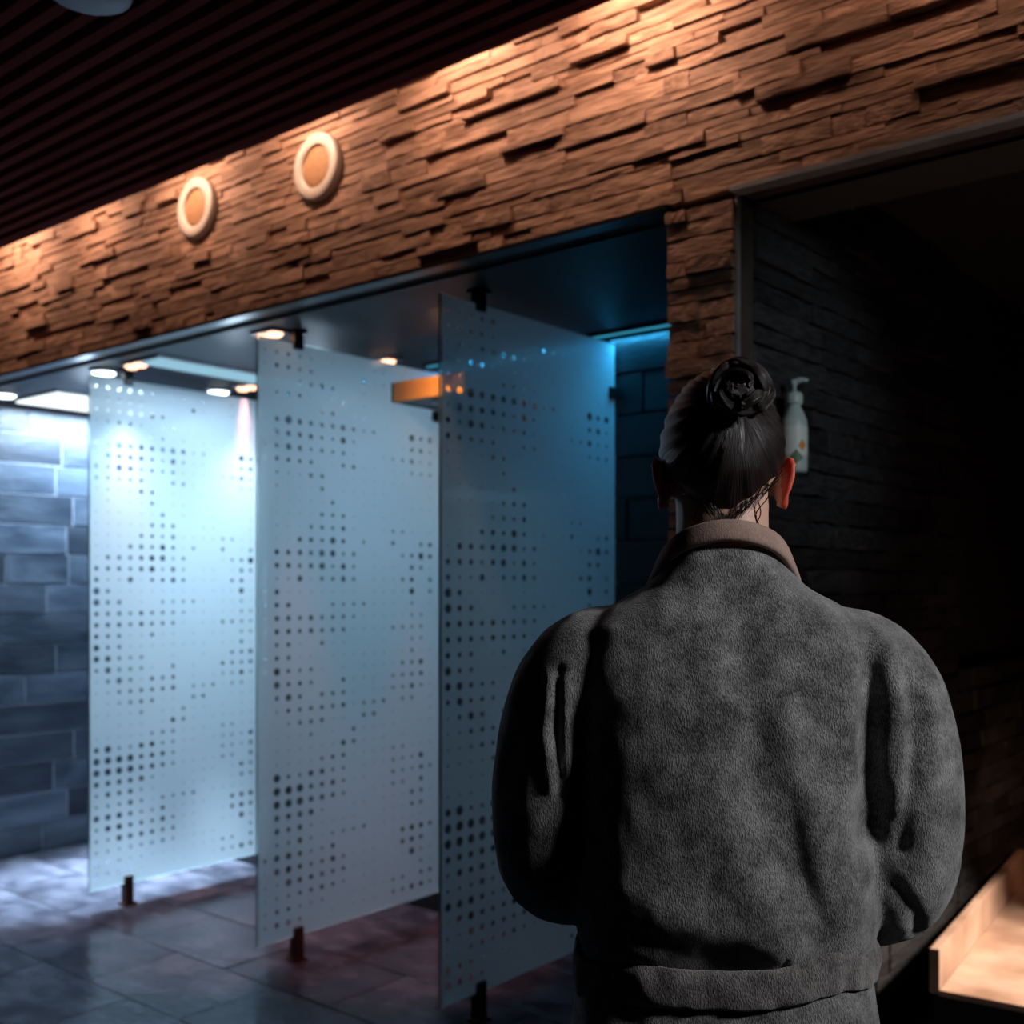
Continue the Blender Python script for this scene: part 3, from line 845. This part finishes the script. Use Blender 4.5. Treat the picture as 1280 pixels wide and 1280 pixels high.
# ---- robe
def fleece(name, c1, c2, fuzz=1.0):
    m, nt, b = nodes(name); L = nt.links.new
    tc = N(nt, 'ShaderNodeTexCoord'); mp = N(nt, 'ShaderNodeMapping'); mp.inputs['Scale'].default_value = (1, 1, .38)
    L(tc.outputs['Object'], mp.inputs[0])
    big = N(nt, 'ShaderNodeTexNoise'); big.inputs['Scale'].default_value = 24; big.inputs['Detail'].default_value = 6; big.inputs['Roughness'].default_value = .65
    L(tc.outputs['Object'], big.inputs['Vector'])
    fine = N(nt, 'ShaderNodeTexNoise'); fine.inputs['Scale'].default_value = 620; fine.inputs['Detail'].default_value = 3
    L(mp.outputs[0], fine.inputs['Vector'])
    mul = N(nt, 'ShaderNodeMath', operation='MULTIPLY_ADD'); mul.inputs[1].default_value = .5; L(fine.outputs[0], mul.inputs[0]); 
    m2 = N(nt, 'ShaderNodeMath', operation='MULTIPLY'); m2.inputs[1].default_value = .75; L(big.outputs[0], m2.inputs[0]); L(m2.outputs[0], mul.inputs[2])
    rr = N(nt, 'ShaderNodeMapRange'); rr.inputs[1].default_value = .50; rr.inputs[2].default_value = .78; L(mul.outputs[0], rr.inputs[0])
    mx = N(nt, 'ShaderNodeMix', data_type='RGBA'); mx.inputs[6].default_value = (*c1, 1); mx.inputs[7].default_value = (*c2, 1)
    L(rr.outputs[0], mx.inputs[0]); L(mx.outputs[2], b.inputs['Base Color'])
    b.inputs['Roughness'].default_value = .95; b.inputs['Specular IOR Level'].default_value = .1
    b.inputs['Sheen Weight'].default_value = .35*fuzz; b.inputs['Sheen Roughness'].default_value = .5
    bp = N(nt, 'ShaderNodeBump'); bp.inputs['Strength'].default_value = .9*fuzz; bp.inputs['Distance'].default_value = .0035
    L(fine.outputs[0], bp.inputs['Height'])
    b2 = N(nt, 'ShaderNodeBump'); b2.inputs['Strength'].default_value = .35*fuzz; b2.inputs['Distance'].default_value = .012
    L(big.outputs[0], b2.inputs['Height']); L(bp.outputs[0], b2.inputs['Normal']); L(b2.outputs[0], b.inputs['Normal'])
    return m
M['robe'] = fleece('grey_fleece', (.05, .048, .05), (.27, .265, .265))
M['belt'] = fleece('grey_brown_fleece', (.05, .044, .044), (.25, .225, .22))
M['collar'] = fleece('taupe_collar', (.23, .155, .125), (.34, .235, .19), .25)
bm = bmesh.new()
loft(bm, [(.24, .265, .19, .20, .0), (.30, .26, .19, .20, 0), (.60, .24, .165, .175, 0), (.80, .215, .14, .15, 0), (.88, .205, .13, .14, 0),
          (.955, .195, .12, .125, 0), (.985, .188, .112, .116, 0), (1.02, .196, .12, .132, 0), (1.06, .198, .13, .142, 0), (1.15, .193, .13, .142, 0), (1.25, .192, .125, .138, 0),
          (1.34, .198, .115, .132, 0), (1.39, .200, .10, .120, 0), (1.425, .19, .09, .108, -.002), (1.452, .155, .078, .094, -.004), (1.480, .105, .068, .082, -.006), (1.515, .074, .058, .076, -.006), (1.535, .062, .045, .070, -.004)], 56, 2.9)
for s in (-1, 1):
    lo = -.012 if s > 0 else 0
    tube(bm, [(Vector(p[:3]), p[3]) for p in smoothpath([(s*.135, -.005, 1.385, .070), (s*.175, -.008, 1.372, .078), (s*.206, -.006, 1.325, .083), (s*.222, -.002, 1.25, .086), (s*.228, .0, 1.17, .084), (s*.220, .02, 1.10+lo, .082), (s*.185, .085, 1.075+lo, .076), (s*.145, .15, 1.085, .070), (s*.115, .185, 1.09, .066)], 6)], 32)
robe = evaluated('robe', bm, .0050, 6, person, [M['robe']])
# folds: (side x sign aware) polyline creases on the back, pushed in or out
folds = [  # points (x,z), width, depth (negative = crease inwards)
    ([(.178, 1.375), (.176, 1.32), (.172, 1.25), (.176, 1.17)], .013, -.016),
    ([(.197, 1.40), (.199, 1.32), (.195, 1.24)], .010, .008),
    ([(.150, 1.36), (.148, 1.30), (.150, 1.24)], .012, .008),
    ([(.01, 1.39), (.03, 1.28), (.065, 1.16), (.10, 1.07), (.125, 1.02)], .024, -.013),
    ([(.06, 1.30), (.10, 1.18), (.15, 1.08)], .020, .008),
    ([(-.02, 1.22), (.01, 1.12), (.05, 1.03)], .022, .007),
    ([(.07, 1.22), (.085, 1.13), (.115, 1.06)], .010, -.007),
    ([(-.165, 1.37), (-.160, 1.27), (-.150, 1.17)], .014, .003),
    ([(-.10, 1.30), (-.105, 1.20), (-.07, 1.09)], .026, -.003),
    ([(-.06, 1.40), (-.05, 1.33), (-.055, 1.27)], .018, -.003),
    ([(-.02, 1.37), (.0, 1.33)], .016, .005),
    ([(-.15, 1.06), (-.05, 1.015), (.06, 1.01), (.16, 1.04)], .012, -.006),
    ([(-.13, 1.10), (-.02, 1.05), (.09, 1.045)], .014, .005),
    ([(.09, 1.37), (.105, 1.30), (.10, 1.22)], .018, -.006),
    ([(.05, .925), (.055, .87), (.07, .75)], .012, -.009), ([(-.04, .925), (-.045, .86), (-.06, .7)], .012, -.008),
    ([(.0, .925), (.0, .88), (.0, .8)], .010, .006), ([(.12, .93), (.13, .85), (.15, .7)], .014, -.008), ([(-.12, .93), (-.13, .85), (-.15, .7)], .014, -.008),
]
sleeve = [  # on the sleeves, back side; s, points, width, depth
    ([(-.225, 1.36), (-.232, 1.29), (-.222, 1.22)], .008, .011),
    ([(-.208, 1.36), (-.207, 1.29), (-.205, 1.24)], .006, .008),
    ([(-.216, 1.37), (-.219, 1.29), (-.213, 1.21)], .006, -.009),
    ([(.222, 1.37), (.228, 1.30), (.222, 1.22), (.215, 1.15)], .009, -.010),
    ([(.212, 1.36), (.216, 1.28), (.21, 1.20)], .008, .009),
    ([(.285, 1.25), (.262, 1.20), (.235, 1.17)], .012, .004),
    ([(.255, 1.36), (.262, 1.29), (.25, 1.23)], .010, .006),
    ([(.21, 1.10), (.24, 1.06), (.25, 1.03)], .008, -.010),
]
def dseg(px, pz, a, b):
    vx, vz = b[0]-a[0], b[1]-a[1]; t = max(0, min(1, ((px-a[0])*vx+(pz-a[1])*vz)/(vx*vx+vz*vz)))
    return math.hypot(px-a[0]-t*vx, pz-a[1]-t*vz)
me = robe.data
norms = [v.normal.copy() for v in me.vertices]
for v, n in zip(me.vertices, norms):
    p = v.co; dsp = 0.0
    back = sstep(.15, -.45, n.y)
    if p.z > .6:
        for F, amt in ((folds, back*sstep(-.02, -.06, p.y)), (sleeve, back)):
            if amt <= 0: continue
            for pts, wd, dp in F:
                if abs(p.x-pts[0][0]) > .22 or p.z < pts[-1][1]-.08 and p.z < pts[0][1]-.08: continue
                dd = min(dseg(p.x, p.z, a, b) for a, b in zip(pts, pts[1:]))
                if dd < wd*3:
                    q0, q1 = pts[0], pts[-1]; tt = ((p.x-q0[0])*(q1[0]-q0[0])+(p.z-q0[1])*(q1[1]-q0[1]))/((q1[0]-q0[0])**2+(q1[1]-q0[1])**2)
                    e0 = sstep(-.15, .3, tt)*sstep(1.15, .65, tt)
                    dsp += dp*gs(dd, wd*1.25)*amt*.6
    dsp +=   .0032*noise.noise(Vector((p.x*9, p.y*9, p.z*5)))
    dsp += .0016*noise.noise(Vector((p.x*32, p.y*32, p.z*22)))
    if p.z < .93: dsp += .012*sstep(.93, .6, p.z)*math.sin(math.atan2(p.x, -p.y)*11+1.2*math.sin(p.z*4))
    v.co = p+n*dsp
sm = robe.modifiers.new('subsurf', 'SUBSURF'); sm.levels = 0; sm.render_levels = 0
robe.modifiers.remove(sm)

def ribbon(path, h, th, tiltf=None, seg=16):
    """closed oval-section band along a path of (x,y,z); h tall, th thick; returns bmesh"""
    bm = bmesh.new(); rings = []; n = len(path)
    P = [Vector(p[:3]) for p in path]
    for i in range(n):
        d = (P[min(i+1, n-1)]-P[max(i-1, 0)]).normalized()
        out = Vector((P[i].x, P[i].y-.0, 0)); out = (out-d*out.dot(d)).normalized()
        up = out.cross(d).normalized()
        if up.z < 0 and abs(up.z) > .05: up = -up
        if tiltf: up = (up+out*tiltf(i/(n-1))).normalized()
        o2 = up.cross(d).normalized()
        hh = h*(path[i][3] if len(path[i]) > 3 else 1)
        rings.append([bm.verts.new(P[i]+up*math.copysign(abs(math.sin(2*PI*j/seg))**.7, math.sin(2*PI*j/seg))*hh/2+o2*math.copysign(abs(math.cos(2*PI*j/seg))**.8, math.cos(2*PI*j/seg))*th/2) for j in range(seg)])
    for a, b in zip(rings, rings[1:]):
        for j in range(seg): bm.faces.new((a[j], a[(j+1) % seg], b[(j+1) % seg], b[j]))
    bm.faces.new(rings[0][::-1]); bm.faces.new(rings[-1])
    return bm
# shawl collar: from the chest up, round the neck and down again
cpath = smoothpath([(-.02, .150, 1.03, 1.2), (-.06, .140, 1.20, 1.35), (-.092, .100, 1.36, 1.3), (-.098, .045, 1.452, 1.15), (-.088, -.015, 1.500, 1.0), (-.060, -.060, 1.536, .85), (0, -.080, 1.552, .80),
                    (.060, -.060, 1.538, .85), (.090, -.015, 1.502, 1.0), (.100, .045, 1.452, 1.15), (.094, .100, 1.36, 1.3), (.062, .140, 1.20, 1.35), (.02, .154, 1.03, 1.2)], 8)
obj('collar', ribbon(cpath, .038, .013, lambda t: -.45*math.sin(PI*t)), M['collar'], robe, smooth=True)
cp2 = [(x*1.0, y*1.0+(-.004 if y < 0 else 0), z-.012, f) for x, y, z, f in cpath]
# belt
bpath = []
for i in range(181):
    a = PI/2+2*PI*i/180
    X, Y = .194*math.copysign(abs(math.cos(a))**.84, math.cos(a)), .124*math.copysign(abs(math.sin(a))**.84, math.sin(a))
    bpath.append((X*1.01, Y*1.03-.001, .984+.016*(X/.19)+.004*math.sin(a*5)))
bm = ribbon(bpath, .054, .013)
for v in bm.verts: v.co += Vector((v.co.x, v.co.y, 0)).normalized()*(.006*noise.noise(v.co*22)+.003*noise.noise(v.co*60))+Vector((0, 0, .006*noise.noise(v.co*9)))
obj('belt', bm, M['belt'], robe, smooth=True)
bm = bmesh.new(); ball(bm, (.0, .135, .96), (.035, .022, .03)); 
tube(bm, [((-.01, .14, .95), .016), ((-.03, .155, .80), .014), ((-.035, .17, .62), .014)], 10); tube(bm, [((.01, .14, .95), .016), ((.03, .16, .82), .014), ((.04, .17, .66), .014)], 10)
obj('belt_knot', bm, M['belt'], robe, smooth=True)
for s in (-1, 1):
    p0 = Vector((s*.145, .150, 1.085)); p1 = Vector((s*.108, .198, 1.092)); bm = bmesh.new()
    tube(bm, [(p0, .073), (p0.lerp(p1, .5), .0745), (p1, .070)], 28, caps=False)
    obj('cuff', bm, M['robe'], robe, smooth=True)
